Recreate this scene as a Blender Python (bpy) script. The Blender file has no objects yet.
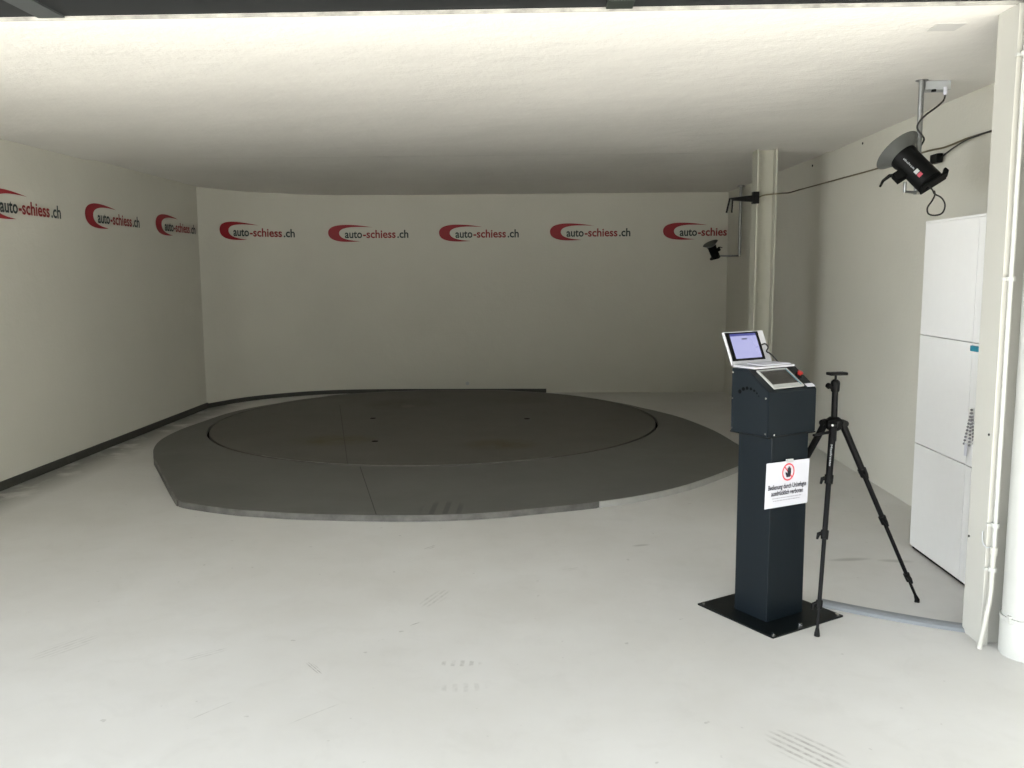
import bpy, bmesh, math, random
from mathutils import Vector, Matrix
random.seed(7)
S = bpy.context.scene
COL = S.collection

# ------------------------------------------------------------------ camera, light, exposure
YAW, PITCH, ROLL, FPX = -0.03405, 0.12413, 0.00639, 875.8
def camera():
    cy, sy = math.cos(YAW), math.sin(YAW)
    f = Vector((sy, cy, 0)); r = Vector((cy, -sy, 0)); d = Vector((0, 0, -1))
    cp, sp = math.cos(PITCH), math.sin(PITCH)
    f2 = cp*f + sp*d; d2 = cp*d - sp*f
    cr, sr = math.cos(ROLL), math.sin(ROLL)
    r3 = cr*r + sr*d2; d3 = cr*d2 - sr*r
    cam = bpy.data.cameras.new('camera'); cam.sensor_width = 36; cam.lens = FPX/1024*36
    cam.clip_start = 0.02; cam.clip_end = 500
    o = bpy.data.objects.new('camera', cam); COL.objects.link(o)
    m = Matrix.Identity(4)
    for i in range(3):
        m[i][0] = r3[i]; m[i][1] = -d3[i]; m[i][2] = -f2[i]
    m.translation = Vector((0, 0, 1.5)); o.matrix_world = m
    S.camera = o
camera()
w = bpy.data.worlds.new('sky'); S.world = w; w.use_nodes = True
bg = w.node_tree.nodes['Background']; bg.inputs[0].default_value = (0.92, 0.965, 1.0, 1); bg.inputs[1].default_value = 1.0
# sky with an added glow low on the left, to brighten the right wall
_t = w.node_tree; _g = _t.nodes.new('ShaderNodeTexCoord'); _d = _t.nodes.new('ShaderNodeVectorMath'); _d.operation = 'DOT_PRODUCT'
_d.inputs[1].default_value = Vector((-0.93, -0.36, 0.06)).normalized(); _t.links.new(_g.outputs['Generated'], _d.inputs[0])
_m = _t.nodes.new('ShaderNodeMath'); _m.operation = 'MAXIMUM'; _m.inputs[1].default_value = 0; _t.links.new(_d.outputs['Value'], _m.inputs[0])
_p = _t.nodes.new('ShaderNodeMath'); _p.operation = 'POWER'; _p.inputs[1].default_value = 9; _t.links.new(_m.outputs[0], _p.inputs[0])
_a = _t.nodes.new('ShaderNodeMath'); _a.operation = 'MULTIPLY_ADD'; _a.inputs[1].default_value = 1.8; _a.inputs[2].default_value = 0.85; _t.links.new(_p.outputs[0], _a.inputs[0]); _t.links.new(_a.outputs[0], bg.inputs[1])
sun = bpy.data.lights.new('sun', 'SUN'); sun.energy = 4.0; sun.angle = math.radians(1.5); sun.color = (1, 0.96, 0.88)
so = bpy.data.objects.new('sun', sun); COL.objects.link(so)
so.rotation_euler = Vector((-0.35, -0.72, 1.15)).to_track_quat('Z', 'Y').to_euler()
S.view_settings.view_transform = 'Standard'; S.view_settings.look = 'None'
S.view_settings.gamma = 1; S.view_settings.use_curve_mapping = False
S.view_settings.exposure = 2.66

# ------------------------------------------------------------------ node helpers and materials
class NT:
    def __init__(s, m):
        m.use_nodes = True; s.t = m.node_tree; s.b = s.t.nodes['Principled BSDF']
    def n(s, typ, **kw):
        x = s.t.nodes.new(typ)
        for k, v in kw.items(): setattr(x, k, v)
        return x
    def l(s, a, b): s.t.links.new(a, b)
    def val(s, sock, v):
        if isinstance(v, (int, float)): sock.default_value = v
        else: s.l(v, sock)
    def m(s, op, a, b=0.0, c=None, clamp=False):
        x = s.n('ShaderNodeMath', operation=op, use_clamp=clamp)
        s.val(x.inputs[0], a); s.val(x.inputs[1], b)
        if c is not None: s.val(x.inputs[2], c)
        return x.outputs[0]
    def mix(s, fac, a, b):
        x = s.n('ShaderNodeMix', data_type='RGBA')
        s.val(x.inputs[0], fac)
        for i, v in ((6, a), (7, b)):
            if isinstance(v, tuple): x.inputs[i].default_value = (*v[:3], 1)
            else: s.l(v, x.inputs[i])
        return x.outputs[2]
    def noise(s, scale, detail=3, rough=0.5, vec=None, dist=0.0):
        x = s.n('ShaderNodeTexNoise'); x.inputs['Scale'].default_value = scale
        x.inputs['Detail'].default_value = detail; x.inputs['Roughness'].default_value = rough
        x.inputs['Distortion'].default_value = dist
        s.l(vec if vec is not None else s.pos(), x.inputs['Vector'])
        return x.outputs['Fac']
    def pos(s):
        if not hasattr(s, '_p'): s._p = s.n('ShaderNodeNewGeometry').outputs['Position']
        return s._p
    def ramp(s, v, a, b):
        x = s.n('ShaderNodeMapRange', clamp=True); s.l(v, x.inputs[0])
        x.inputs[1].default_value = a; x.inputs[2].default_value = b
        return x.outputs[0]
    def bump(s, h, strength, dist=0.01):
        x = s.n('ShaderNodeBump'); x.inputs['Strength'].default_value = strength
        x.inputs['Distance'].default_value = dist; s.l(h, x.inputs['Height'])
        s.l(x.outputs[0], s.b.inputs['Normal'])
    def xyz(s):
        if not hasattr(s, '_x'):
            x = s.n('ShaderNodeSeparateXYZ'); s.l(s.pos(), x.inputs[0]); s._x = x.outputs
        return s._x
    def smudge(s, cx, cy, rx, ry, ang, soft=0.6):
        """elliptical mask on the ground plane"""
        X, Y, _ = s.xyz(); ca, sa = math.cos(ang), math.sin(ang)
        dx = s.m('SUBTRACT', X, cx); dy = s.m('SUBTRACT', Y, cy)
        a = s.m('ADD', s.m('MULTIPLY', dx, ca/rx), s.m('MULTIPLY', dy, sa/rx))
        b = s.m('ADD', s.m('MULTIPLY', dx, -sa/ry), s.m('MULTIPLY', dy, ca/ry))
        q = s.m('ADD', s.m('MULTIPLY', a, a), s.m('MULTIPLY', b, b))
        return s.ramp(q, 1.0, 1.0-soft), a, b

def mat(name, col, rough=0.6, metal=0.0, noise=0.0, nscale=20, bump=0.0, bscale=120, emit=None, spec=None, coat=0.0):
    m = bpy.data.materials.new(name); t = NT(m); b = t.b
    b.inputs['Base Color'].default_value = (*col, 1); b.inputs['Roughness'].default_value = rough
    b.inputs['Metallic'].default_value = metal
    if spec is not None: b.inputs['Specular IOR Level'].default_value = spec
    if coat: b.inputs['Coat Weight'].default_value = coat; b.inputs['Coat Roughness'].default_value = 0.15
    if noise:
        f = t.noise(nscale, 4, 0.6)
        t.l(t.mix(t.ramp(f, 0.3, 0.7), tuple(c*(1-noise) for c in col), tuple(min(1, c*(1+noise)) for c in col)), b.inputs['Base Color'])
    if bump: t.bump(t.noise(bscale, 3), bump, 0.004)
    if emit:
        b.inputs['Emission Color'].default_value = (*emit[:3], 1); b.inputs['Emission Strength'].default_value = emit[3]
    return m

def wall_mat(name, col, rgh=0.75, wave=0.0):
    m = bpy.data.materials.new(name); t = NT(m); b = t.b
    big = t.noise(0.9, 4, 0.6); fine = t.noise(38, 4, 0.65)
    c = t.mix(t.ramp(big, 0.3, 0.75), tuple(x*0.95 for x in col), tuple(min(1, x*1.02) for x in col))
    c = t.mix(t.m('MULTIPLY', t.ramp(fine, 0.6, 0.8), 0.08), c, tuple(x*0.7 for x in col))
    t.l(c, b.inputs['Base Color']); b.inputs['Roughness'].default_value = rgh
    b.inputs['Specular IOR Level'].default_value = 0.25
    t.bump(t.m('ADD', t.m('ADD', fine, t.m('MULTIPLY', t.noise(9, 3), 1.5)), t.m('MULTIPLY', t.noise(1.1, 3, 0.5), wave)), 0.35, 0.006)
    return m
WALL = wall_mat('wall_paint', (0.585, 0.573, 0.508))
CEIL = wall_mat('ceiling_paint', (0.77, 0.752, 0.715), wave=13)

def floor_mat():
    m = bpy.data.materials.new('floor_paint'); t = NT(m); b = t.b
    base = t.mix(t.ramp(t.noise(1.1, 5, 0.6), 0.3, 0.7), (0.54, 0.53, 0.50), (0.61, 0.605, 0.585))
    base = t.mix(t.m('MULTIPLY', t.ramp(t.noise(5, 5, 0.7, dist=0.6), 0.52, 0.75), 0.22), base, (0.44, 0.43, 0.40))
    sp = t.ramp(t.noise(19, 2, 0.5), 0.73, 0.77)
    base = t.mix(t.m('MULTIPLY', sp, 0.5), base, (0.30, 0.29, 0.27))
    # grime line beside the skirting of the left wall
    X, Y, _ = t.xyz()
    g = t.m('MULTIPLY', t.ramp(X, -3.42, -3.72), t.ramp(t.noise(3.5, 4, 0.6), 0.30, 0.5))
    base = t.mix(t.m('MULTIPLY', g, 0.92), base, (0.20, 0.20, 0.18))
    # black smear behind the tripod
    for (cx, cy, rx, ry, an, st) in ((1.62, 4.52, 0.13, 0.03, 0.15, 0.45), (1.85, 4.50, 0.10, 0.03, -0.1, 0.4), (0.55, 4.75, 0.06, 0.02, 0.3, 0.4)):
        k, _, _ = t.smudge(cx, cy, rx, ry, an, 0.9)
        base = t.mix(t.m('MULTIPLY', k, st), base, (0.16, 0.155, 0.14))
    # rubber tread prints: (x, y, half length, half width, angle, stripes across, strength)
    for (cx, cy, rx, ry, an, k, st) in ((0.835, 2.64, 0.15, 0.085, -0.87, 6, 0.55), (-0.50, 3.93, 0.13, 0.05, 1.2, 4, 0.30),
                                       (-0.32, 3.24, 0.09, 0.03, 0.0, 5, 0.38), (-0.29, 3.04, 0.10, 0.04, 0.1, 5, 0.2),
                                       (-1.95, 3.36, 0.15, 0.06, 1.0, 5, 0.22), (-0.88, 3.19, 0.07, 0.015, -0.9, 3, 0.7),
                                       (-1.15, 2.85, 0.10, 0.006, 0.9, 1, 0.45), (-0.78, 2.84, 0.12, 0.006, 0.8, 1, 0.35),
                                       (-0.62, 4.70, 0.05, 0.02, 0.9, 2, 0.5), (-0.55, 3.62, 0.03, 0.008, 0.8, 1, 0.9),
                                       (-1.35, 3.30, 0.10, 0.03, 0.7, 3, 0.25), (0.15, 4.35, 0.05, 0.02, 0.4, 2, 0.3)):
        q, a, bb = t.smudge(cx, cy, rx, ry, an, 0.5)
        s = t.ramp(t.m('SINE', t.m('MULTIPLY', a if an in (0.0, 0.1) else bb, math.pi*k)), -0.2, 0.6)
        q = t.m('MULTIPLY', t.m('MULTIPLY', q, s), t.ramp(t.noise(30, 4, 0.7), 0.30, 0.62))
        base = t.mix(t.m('MULTIPLY', q, st), base, (0.16, 0.15, 0.13))
    t.l(base, b.inputs['Base Color'])
    b.inputs['Roughness'].default_value = 0.42; b.inputs['Specular IOR Level'].default_value = 0.4
    t.bump(t.noise(6, 4, 0.6), 0.08, 0.01)
    return m
FLOOR = floor_mat()

def deck_mat(name, c0, c1):
    m = bpy.data.materials.new(name); t = NT(m); b = t.b
    base = t.mix(t.ramp(t.noise(1.6, 5, 0.65, dist=0.4), 0.3, 0.7), c0, c1)
    for (cx, cy, rx, ry, st, cc) in ((-1.60, 9.85, 0.45, 0.50, 0.8, (0.05, 0.038, 0.022)), (-1.86, 7.66, 0.42, 0.30, 1.0, (0.066, 0.052, 0.014)),
                                 (-0.36, 7.46, 0.36, 0.28, 1.0, (0.066, 0.048, 0.014)), (-0.31, 10.15, 0.42, 0.45, 0.6, (0.06, 0.05, 0.035)),
                                 (-1.50, 9.70, 0.10, 0.14, 0.5, (0.22, 0.20, 0.17))):
        k, _, _ = t.smudge(cx, cy, rx, ry, 0.1, 0.95)
        k = t.m('MULTIPLY', k, t.ramp(t.noise(4, 4, 0.7), 0.25, 0.6))
        base = t.mix(t.m('MULTIPLY', k, st), base, cc)
    # scuffs at the front edge where tyres mount it
    k, a, bb = t.smudge(-0.62, 5.35, 0.16, 0.22, 0.0, 0.6)
    k = t.m('MULTIPLY', k, t.ramp(t.m('SINE', t.m('MULTIPLY', a, 12.0)), 0.0, 0.6))
    base = t.mix(t.m('MULTIPLY', k, 0.5), base, (0.02, 0.02, 0.02))
    t.l(base, b.inputs['Base Color'])
    b.inputs['Roughness'].default_value = 0.55; b.inputs['Specular IOR Level'].default_value = 0.35
    t.bump(t.noise(70, 2), 0.15, 0.003)
    return m
DECK = deck_mat('deck_coating', (0.098, 0.098, 0.088), (0.122, 0.122, 0.112))
DISC = deck_mat('disc_coating', (0.080, 0.076, 0.065), (0.100, 0.095, 0.083))
EDGE = mat('worn_steel_edge', (0.125, 0.122, 0.112), 0.55, 0.1, noise=0.35, nscale=9)
EDGEL = mat('painted_edge', (0.40, 0.40, 0.375), 0.5, noise=0.1, nscale=9)
DARKGAP = mat('dark_gap', (0.0012, 0.0012, 0.0012), 0.9, spec=0.05)
SKIRT = mat('skirting_paint', (0.040, 0.041, 0.035), 0.6, noise=0.15)
WHITE = mat('white_steel_paint', (0.45, 0.445, 0.405), 0.45, noise=0.02, nscale=5, bump=0.05)
PIPEW = mat('white_pipe_paint', (0.46, 0.465, 0.44), 0.3, noise=0.02)
COLM = mat('column_paint', (0.42, 0.415, 0.35), 0.45, noise=0.03, nscale=6)
CABM = mat('cabinet_laminate', (0.72, 0.72, 0.71), 0.35, noise=0.01)
BLACKP = mat('black_plastic', (0.0028, 0.003, 0.003), 0.55, spec=0.15)
BLACKM = mat('black_metal', (0.0025, 0.0025, 0.003), 0.5, spec=0.15)
ANTH = mat('anthracite_coating', (0.0035, 0.0068, 0.0098), 0.38, 0.0, spec=0.2, bump=0.06, bscale=400)
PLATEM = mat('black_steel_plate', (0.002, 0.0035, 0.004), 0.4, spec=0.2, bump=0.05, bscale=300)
GALV = mat('galvanised_steel', (0.27, 0.275, 0.275), 0.38, 0.75, noise=0.12, nscale=40)
SILVER = mat('silver_metal', (0.42, 0.43, 0.42), 0.4, 0.2)
CHROME = mat('chrome', (0.8, 0.8, 0.8), 0.15, 1.0)
LIGHTP = mat('light_plastic', (0.52, 0.52, 0.55), 0.45)
PAPER = mat('paper', (0.54, 0.545, 0.60), 0.6)
GREYBOX = mat('grey_box_plastic', (0.42, 0.44, 0.45), 0.5)
REFL = mat('reflector_grey', (0.10, 0.105, 0.10), 0.4, 0.2)
REDP = mat('red_plastic', (0.26, 0.012, 0.010), 0.35)
REDL = mat('logo_red', (0.27, 0.010, 0.018), 0.6)
REDT = mat('logo_red_letters', (0.24, 0.022, 0.024), 0.6)
INK = mat('logo_black', (0.022, 0.035, 0.035), 0.6)
PRINT = mat('print_black', (0.015, 0.015, 0.025), 0.6)
PRINTG = mat('print_grey', (0.30, 0.30, 0.34), 0.6)
SIGNRED = mat('sign_red', (0.62, 0.05, 0.07), 0.5)
WIREY = mat('wire_yellow', (0.13, 0.11, 0.06), 0.6)
CABLE = mat('black_cable', (0.012, 0.012, 0.011), 0.5)
DUCT = mat('duct_grey', (0.20, 0.215, 0.23), 0.45)
TEAL = mat('teal_plastic', (0.02, 0.20, 0.28), 0.4)
BEAD = mat('chain_grey', (0.16, 0.16, 0.17), 0.4, 0.2)
SCREEN = mat('lit_screen', (0.02, 0.02, 0.02), 0.2, emit=(0.52, 0.53, 0.90, 0.13))
SCRBAR = mat('lit_screen_bar', (0.02, 0.02, 0.02), 0.2, emit=(0.05, 0.06, 0.28, 0.16))
TOUCH = mat('touch_screen', (0.03, 0.029, 0.026), 0.12, coat=0.6)
CANOPY = mat('canopy_dark', (0.0028, 0.0042, 0.005), 0.8)
CBEAM = mat('canopy_beam_grey', (0.050, 0.055, 0.056), 0.6)
LIP = mat('edge_lip', (0.36, 0.35, 0.32), 0.7, noise=0.35, nscale=14)
GROUND = mat('forecourt_concrete', (0.50, 0.49, 0.46), 0.8, noise=0.08, nscale=3)
FACADE = mat('facade_render', (0.6, 0.6, 0.57), 0.8, noise=0.05, nscale=3)

# ------------------------------------------------------------------ mesh helpers
def tag(o, label=None, cat=None, group=None, kind=None):
    for k, v in (('label', label), ('category', cat), ('group', group), ('kind', kind)):
        if v: o[k] = v
    return o
def obj(name, bm, m, parent=None, smooth=False):
    me = bpy.data.meshes.new(name); bmesh.ops.recalc_face_normals(bm, faces=bm.faces[:]); bm.to_mesh(me); bm.free()
    for mm in (m if isinstance(m, (list, tuple)) else [m]): me.materials.append(mm)
    if smooth:
        for p in me.polygons: p.use_smooth = True
        try: me.set_sharp_from_angle(angle=math.radians(40))
        except Exception: pass
    o = bpy.data.objects.new(name, me); COL.objects.link(o)
    if parent: o.parent = parent
    return o
def empty(name, loc=(0, 0, 0), mat3=None):
    o = bpy.data.objects.new(name, None); COL.objects.link(o); o.empty_display_size = 0.05
    m = mat3.to_4x4() if mat3 else Matrix.Identity(4)
    m.translation = Vector(loc); o.matrix_world = m
    return o
def B(): return bmesh.new()
def box(bm, a, b, bev=0.0, M=None, seg=2):
    a, b = Vector(a), Vector(b); t = B()
    bmesh.ops.create_cube(t, size=1)
    for v in t.verts: v.co = Vector(((a[i]+b[i])/2 + v.co[i]*(b[i]-a[i]) for i in range(3)))
    if bev: bmesh.ops.bevel(t, geom=t.edges[:], offset=bev, segments=seg, affect='EDGES', profile=0.7)
    if M is not None: bmesh.ops.transform(t, matrix=M, verts=t.verts[:])
    me = bpy.data.meshes.new('tmp'); t.to_mesh(me); t.free(); bm.from_mesh(me); bpy.data.meshes.remove(me)
    return bm
def prism(bm, pts, vec, bev=0.0):
    """extrude the closed polygon pts (3D) along vec"""
    t = B(); vs = [t.verts.new(Vector(p)) for p in pts]; f = t.faces.new(vs)
    r = bmesh.ops.extrude_face_region(t, geom=[f])
    bmesh.ops.translate(t, vec=Vector(vec), verts=[v for v in r['geom'] if isinstance(v, bmesh.types.BMVert)])
    if bev: bmesh.ops.bevel(t, geom=t.edges[:], offset=bev, segments=2, affect='EDGES')
    bmesh.ops.recalc_face_normals(t, faces=t.faces[:])
    me = bpy.data.meshes.new('tmp'); t.to_mesh(me); t.free(); bm.from_mesh(me); bpy.data.meshes.remove(me)
    return bm
def rings(bm, path, radii, n=16, cap=True):
    """sweep circles of the given radii along path"""
    P = [Vector(p) for p in path]; R = radii if isinstance(radii, (list, tuple)) else [radii]*len(P)
    prev = None; last = None; up = None
    for i, p in enumerate(P):
        if i == 0: d = P[1]-P[0]
        elif i == len(P)-1: d = P[-1]-P[-2]
        else:
            d = (P[i+1]-P[i]).normalized() + (P[i]-P[i-1]).normalized()
        if d.length < 1e-9: d = last
        d = d.normalized(); last = d
        if up is None: up = Vector((0, 0, 1)) if abs(d.z) < 0.9 else Vector((1, 0, 0))
        x = d.cross(up)
        if x.length < 1e-6: x = d.cross(Vector((0, 1, 0)))
        x.normalize(); y = x.cross(d).normalized(); up = y
        ring = [bm.verts.new(p + x*math.cos(2*math.pi*k/n)*R[i] + y*math.sin(2*math.pi*k/n)*R[i]) for k in range(n)]
        if prev:
            for k in range(n): bm.faces.new((prev[k], prev[(k+1) % n], ring[(k+1) % n], ring[k]))
        elif cap: bm.faces.new(ring[::-1])
        prev = ring
    if cap: bm.faces.new(prev)
    return bm
def cyl(bm, a, b, r, r2=None, n=20):
    return rings(bm, [a, b], [r, r if r2 is None else r2], n)
def smooth_path(pts, k=6):
    P = [Vector(p) for p in pts]; out = []
    for i in range(len(P)-1):
        a = P[max(i-1, 0)]; b = P[i]; c = P[i+1]; d = P[min(i+2, len(P)-1)]
        for j in range(k):
            t = j/k
            out.append(0.5*((2*b) + (c-a)*t + (2*a-5*b+4*c-d)*t*t + (-a+3*b-3*c+d)*t**3))
    out.append(P[-1]); return out
def tube(bm, pts, r, n=8, k=6): return rings(bm, smooth_path(pts, k), r, n)
def text_mesh(s, height, width=None, depth=0.001, bold=0.0):
    """flat lettering in the XY plane: (mesh, width); x from 0, baseline at y=0, ascender height = height"""
    c = bpy.data.curves.new('lettering', 'FONT'); c.body = s; c.size = 1; c.resolution_u = 3
    c.extrude = 0.0; c.offset = bold
    o = bpy.data.objects.new('lettering', c); COL.objects.link(o)
    dg = bpy.context.evaluated_depsgraph_get(); dg.update()
    me = bpy.data.meshes.new_from_object(o.evaluated_get(dg))
    bpy.data.objects.remove(o); bpy.data.curves.remove(c)
    xs = [v.co.x for v in me.vertices]; x0, x1 = min(xs), max(xs); sy = height/0.72
    sx = (width/(x1-x0)) if width else sy*0.8
    for v in me.vertices: v.co = Vector(((v.co.x-x0)*sx, v.co.y*sy, 0))
    return me, (x1-x0)*sx
def to_obj(name, me, m, parent, fn):
    """place a flat lettering mesh through the mapping fn(x, y)"""
    for v in me.vertices: v.co = Vector(fn(v.co.x, v.co.y))
    me.materials.clear(); me.materials.append(m)
    o = bpy.data.objects.new(name, me); COL.objects.link(o)
    if parent: o.parent = parent
    return o

# ------------------------------------------------------------------ the room
CH = 2.486
XL, XR, YB, YF = -3.85, 2.385, 11.13, 3.47
def struct(name, bm, m): return tag(obj(name, bm, m), kind='structure')
# the painted floor runs out of the opening under the canopy
b = B(); box(b, (-6.5, 0.9, -0.12), (5.5, 11.6, 0.0)); struct('floor', b, FLOOR)
b = B(); box(b, (-25, -30, -0.2), (25, 0.9, 0.0)); struct('ground', b, GROUND)
# ceiling slab with a shallow step by the steel column
b = B(); prism(b, [(-4.1, YF, CH), (-4.1, 7.45, CH), (-4.1, 7.62, CH+0.018), (-4.1, 11.4, CH+0.012), (-4.1, 11.4, CH+0.3), (-4.1, YF, CH+0.3)], (6.9, 0, 0))
struct('ceiling', b, CEIL)
b = B(); box(b, (-4.1, YF-0.006, CH-0.001), (2.2, YF, CH+0.012)); struct('trim_1', b, LIP)
# wall plan of the left wall, the rounded corner and the back wall
def spline2(pts, k=6):
    P = [Vector((*p, 0)) for p in pts]; out = []
    for i in range(len(P)-1):
        a = P[max(i-1, 0)]; b_ = P[i]; c = P[i+1]; d = P[min(i+2, len(P)-1)]
        for j in range(k):
            t = j/k; q = 0.5*((2*b_)+(c-a)*t+(2*a-5*b_+4*c-d)*t*t+(-a+3*b_-3*c+d)*t**3); out.append((q.x, q.y))
    return out
PLAN = [(XL, 3.47), (XL, 7.3), (XL, 9.85)] + spline2([(XL, 9.85), (-3.56, 10.42), (-3.08, 10.84), (-2.6, 11.05), (-2.0, YB-0.01), (-1.5, YB)])[1:] + [(-1.5, YB), (XR+0.3, YB)]
def wall_strip(pts, off=0.3, z0=0.0, z1=CH+0.05):
    bm = B()
    n = len(pts)
    def nrm(i):
        a = Vector(pts[max(i-1, 0)]); c = Vector(pts[min(i+1, n-1)]); d = (c-a).normalized()
        return Vector((-d.y, d.x))
    inn = [Vector(p) for p in pts]; out = [Vector(p)+nrm(i)*off for i, p in enumerate(pts)]
    L = [[bm.verts.new((q.x, q.y, z)) for q in row for z in (z0, z1)] for row in (inn, out)]
    for i in range(n-1):
        a, o = L
        bm.faces.new((a[2*i], a[2*i+2], a[2*i+3], a[2*i+1])); bm.faces.new((o[2*i], o[2*i+1], o[2*i+3], o[2*i+2]))
        bm.faces.new((a[2*i+1], a[2*i+3], o[2*i+3], o[2*i+1])); bm.faces.new((a[2*i], o[2*i], o[2*i+2], a[2*i+2]))
    for i in (0, n-1):
        bm.faces.new((L[0][2*i], L[0][2*i+1], L[1][2*i+1], L[1][2*i]))
    return bm
struct('wall_left', wall_strip(PLAN[:3]), WALL)
wb = struct('wall_back', wall_strip(PLAN[2:]), WALL)
for p in wb.data.polygons: p.use_smooth = True
wb.data.set_sharp_from_angle(angle=math.radians(30))
struct('wall_right', wall_strip([(2.322, 11.4), (2.322, 11.13), (XR+0.022, 7.78), (XR-0.008, 7.5), (XR, 3.46)]), WALL)
# skirting strips
def skirt(name, pts, h=0.042, t=0.018):
    bm = B(); n = len(pts); rows = []
    for i, p in enumerate(pts):
        a = Vector(pts[max(i-1, 0)]); c = Vector(pts[min(i+1, n-1)]); d = (c-a).normalized(); nn = Vector((d.y, -d.x))
        p = Vector(p); q = p+nn*t
        rows.append([bm.verts.new((p.x, p.y, 0)), bm.verts.new((q.x, q.y, 0)), bm.verts.new((q.x, q.y, h)), bm.verts.new((p.x, p.y, h))])
    for i in range(n-1):
        for k in range(4): bm.faces.new((rows[i][k], rows[i+1][k], rows[i+1][(k+1) % 4], rows[i][(k+1) % 4]))
    bm.faces.new(rows[0]); bm.faces.new(rows[-1][::-1])
    return struct(name, bm, SKIRT)
skirt('baseboard_left', PLAN[:3], 0.062)
skirt('baseboard_back', PLAN[2:-1]+[(0.06, YB)], 0.05)
# facade around the opening, canopy over the forecourt
b = B(); box(b, (-9, 3.2, 0), (XL+0.03, 3.47, 4)); struct('wall_front_left', b, FACADE)
b = B(); box(b, (1.80, 3.475, 0), (9, 3.60, 4)); struct('wall_front_right', b, WHITE)
b = B(); box(b, (-9, 0.6, 2.500), (9, YF-0.004, 2.62)); struct('canopy', b, CANOPY)
b = B(); box(b, (3.2, -14, 0), (3.6, 3.3, 5.5)); struct('wall_blocker_right', b, FACADE)  # unseen wall, added to cut the light coming from the right
b = B(); box(b, (-24, -24, 0), (30, -22, 7.5)); struct('wall_blocker_far', b, mat('sky_blocker_grey', (0.22, 0.22, 0.20), 0.9, noise=0.1, nscale=1))  # unseen block, added to hide the low sky and darken the deep walls
b = B(); box(b, (-9, YF, CH+0.3), (9, 11.6, 3.0)); struct('roof', b, CANOPY)
b = B(); box(b, (-1.935, 0.7, 2.492), (-1.832, YF-0.008, 2.504)); tag(obj('canopy_beam', b, CBEAM), 'grey beam under the dark canopy at top left corner of the photo', 'beam')
b = B(); box(b, (0.245, 3.36, 2.490), (0.345, YF-0.012, 2.504), 0.002); tag(obj('canopy_bracket', b, mat('green_grey_paint', (0.016, 0.022, 0.017), 0.6)), 'small green-grey bracket under the dark canopy above middle of the opening', 'bracket')
# steel end post of the right wall
b = B(); box(b, (1.77, 3.447, 0), (1.80, 3.60, CH), 0.003); post = struct('pillar', b, WHITE)
for (y, z) in ((3.585, 0.413), (3.475, 0.86)):
    b = B(); cyl(b, (1.771, y, z), (1.767, y, z), 0.005, n=12); obj('bolt', b, BLACKM, post)
# H-section column inside
cx0, cx1, cy0, cy1 = 1.735, 1.895, 7.25, 7.43
b = B(); box(b, (cx0, cy0, 0), (cx0+0.013, cy1, CH), 0.002); box(b, (cx1-0.013, cy0, 0), (cx1, cy1, CH), 0.002)
box(b, (cx0+0.012, (cy0+cy1)/2-0.006, 0), (cx1-0.012, (cy0+cy1)/2+0.006, CH)); struct('column', b, COLM)
# wall anchors
for (y, z, lab) in ((8.01, 2.44, 'small dark wall plug high on right wall, just behind the steel column'), (6.729, 2.447, 'small dark wall plug high on right wall, nearer the front than the column')):
    b = B(); x = XR+0.018 if y > 7.6 else XR-0.003
    cyl(b, (x+0.004, y, z), (x-0.008, y, z), 0.009, n=12)
    tag(obj('wall_plug', b, BLACKP), lab, 'wall plug')
# shallow ceiling hatch
b = B(); box(b, (1.585, 3.705, CH-0.002), (1.70, 3.815, CH+0.004)); tag(obj('ceiling_plate', b, mat('plate_paint', (0.60, 0.59, 0.57), 0.6)), 'faint square cover plate on the ceiling near top right corner', 'cover plate')

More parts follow.
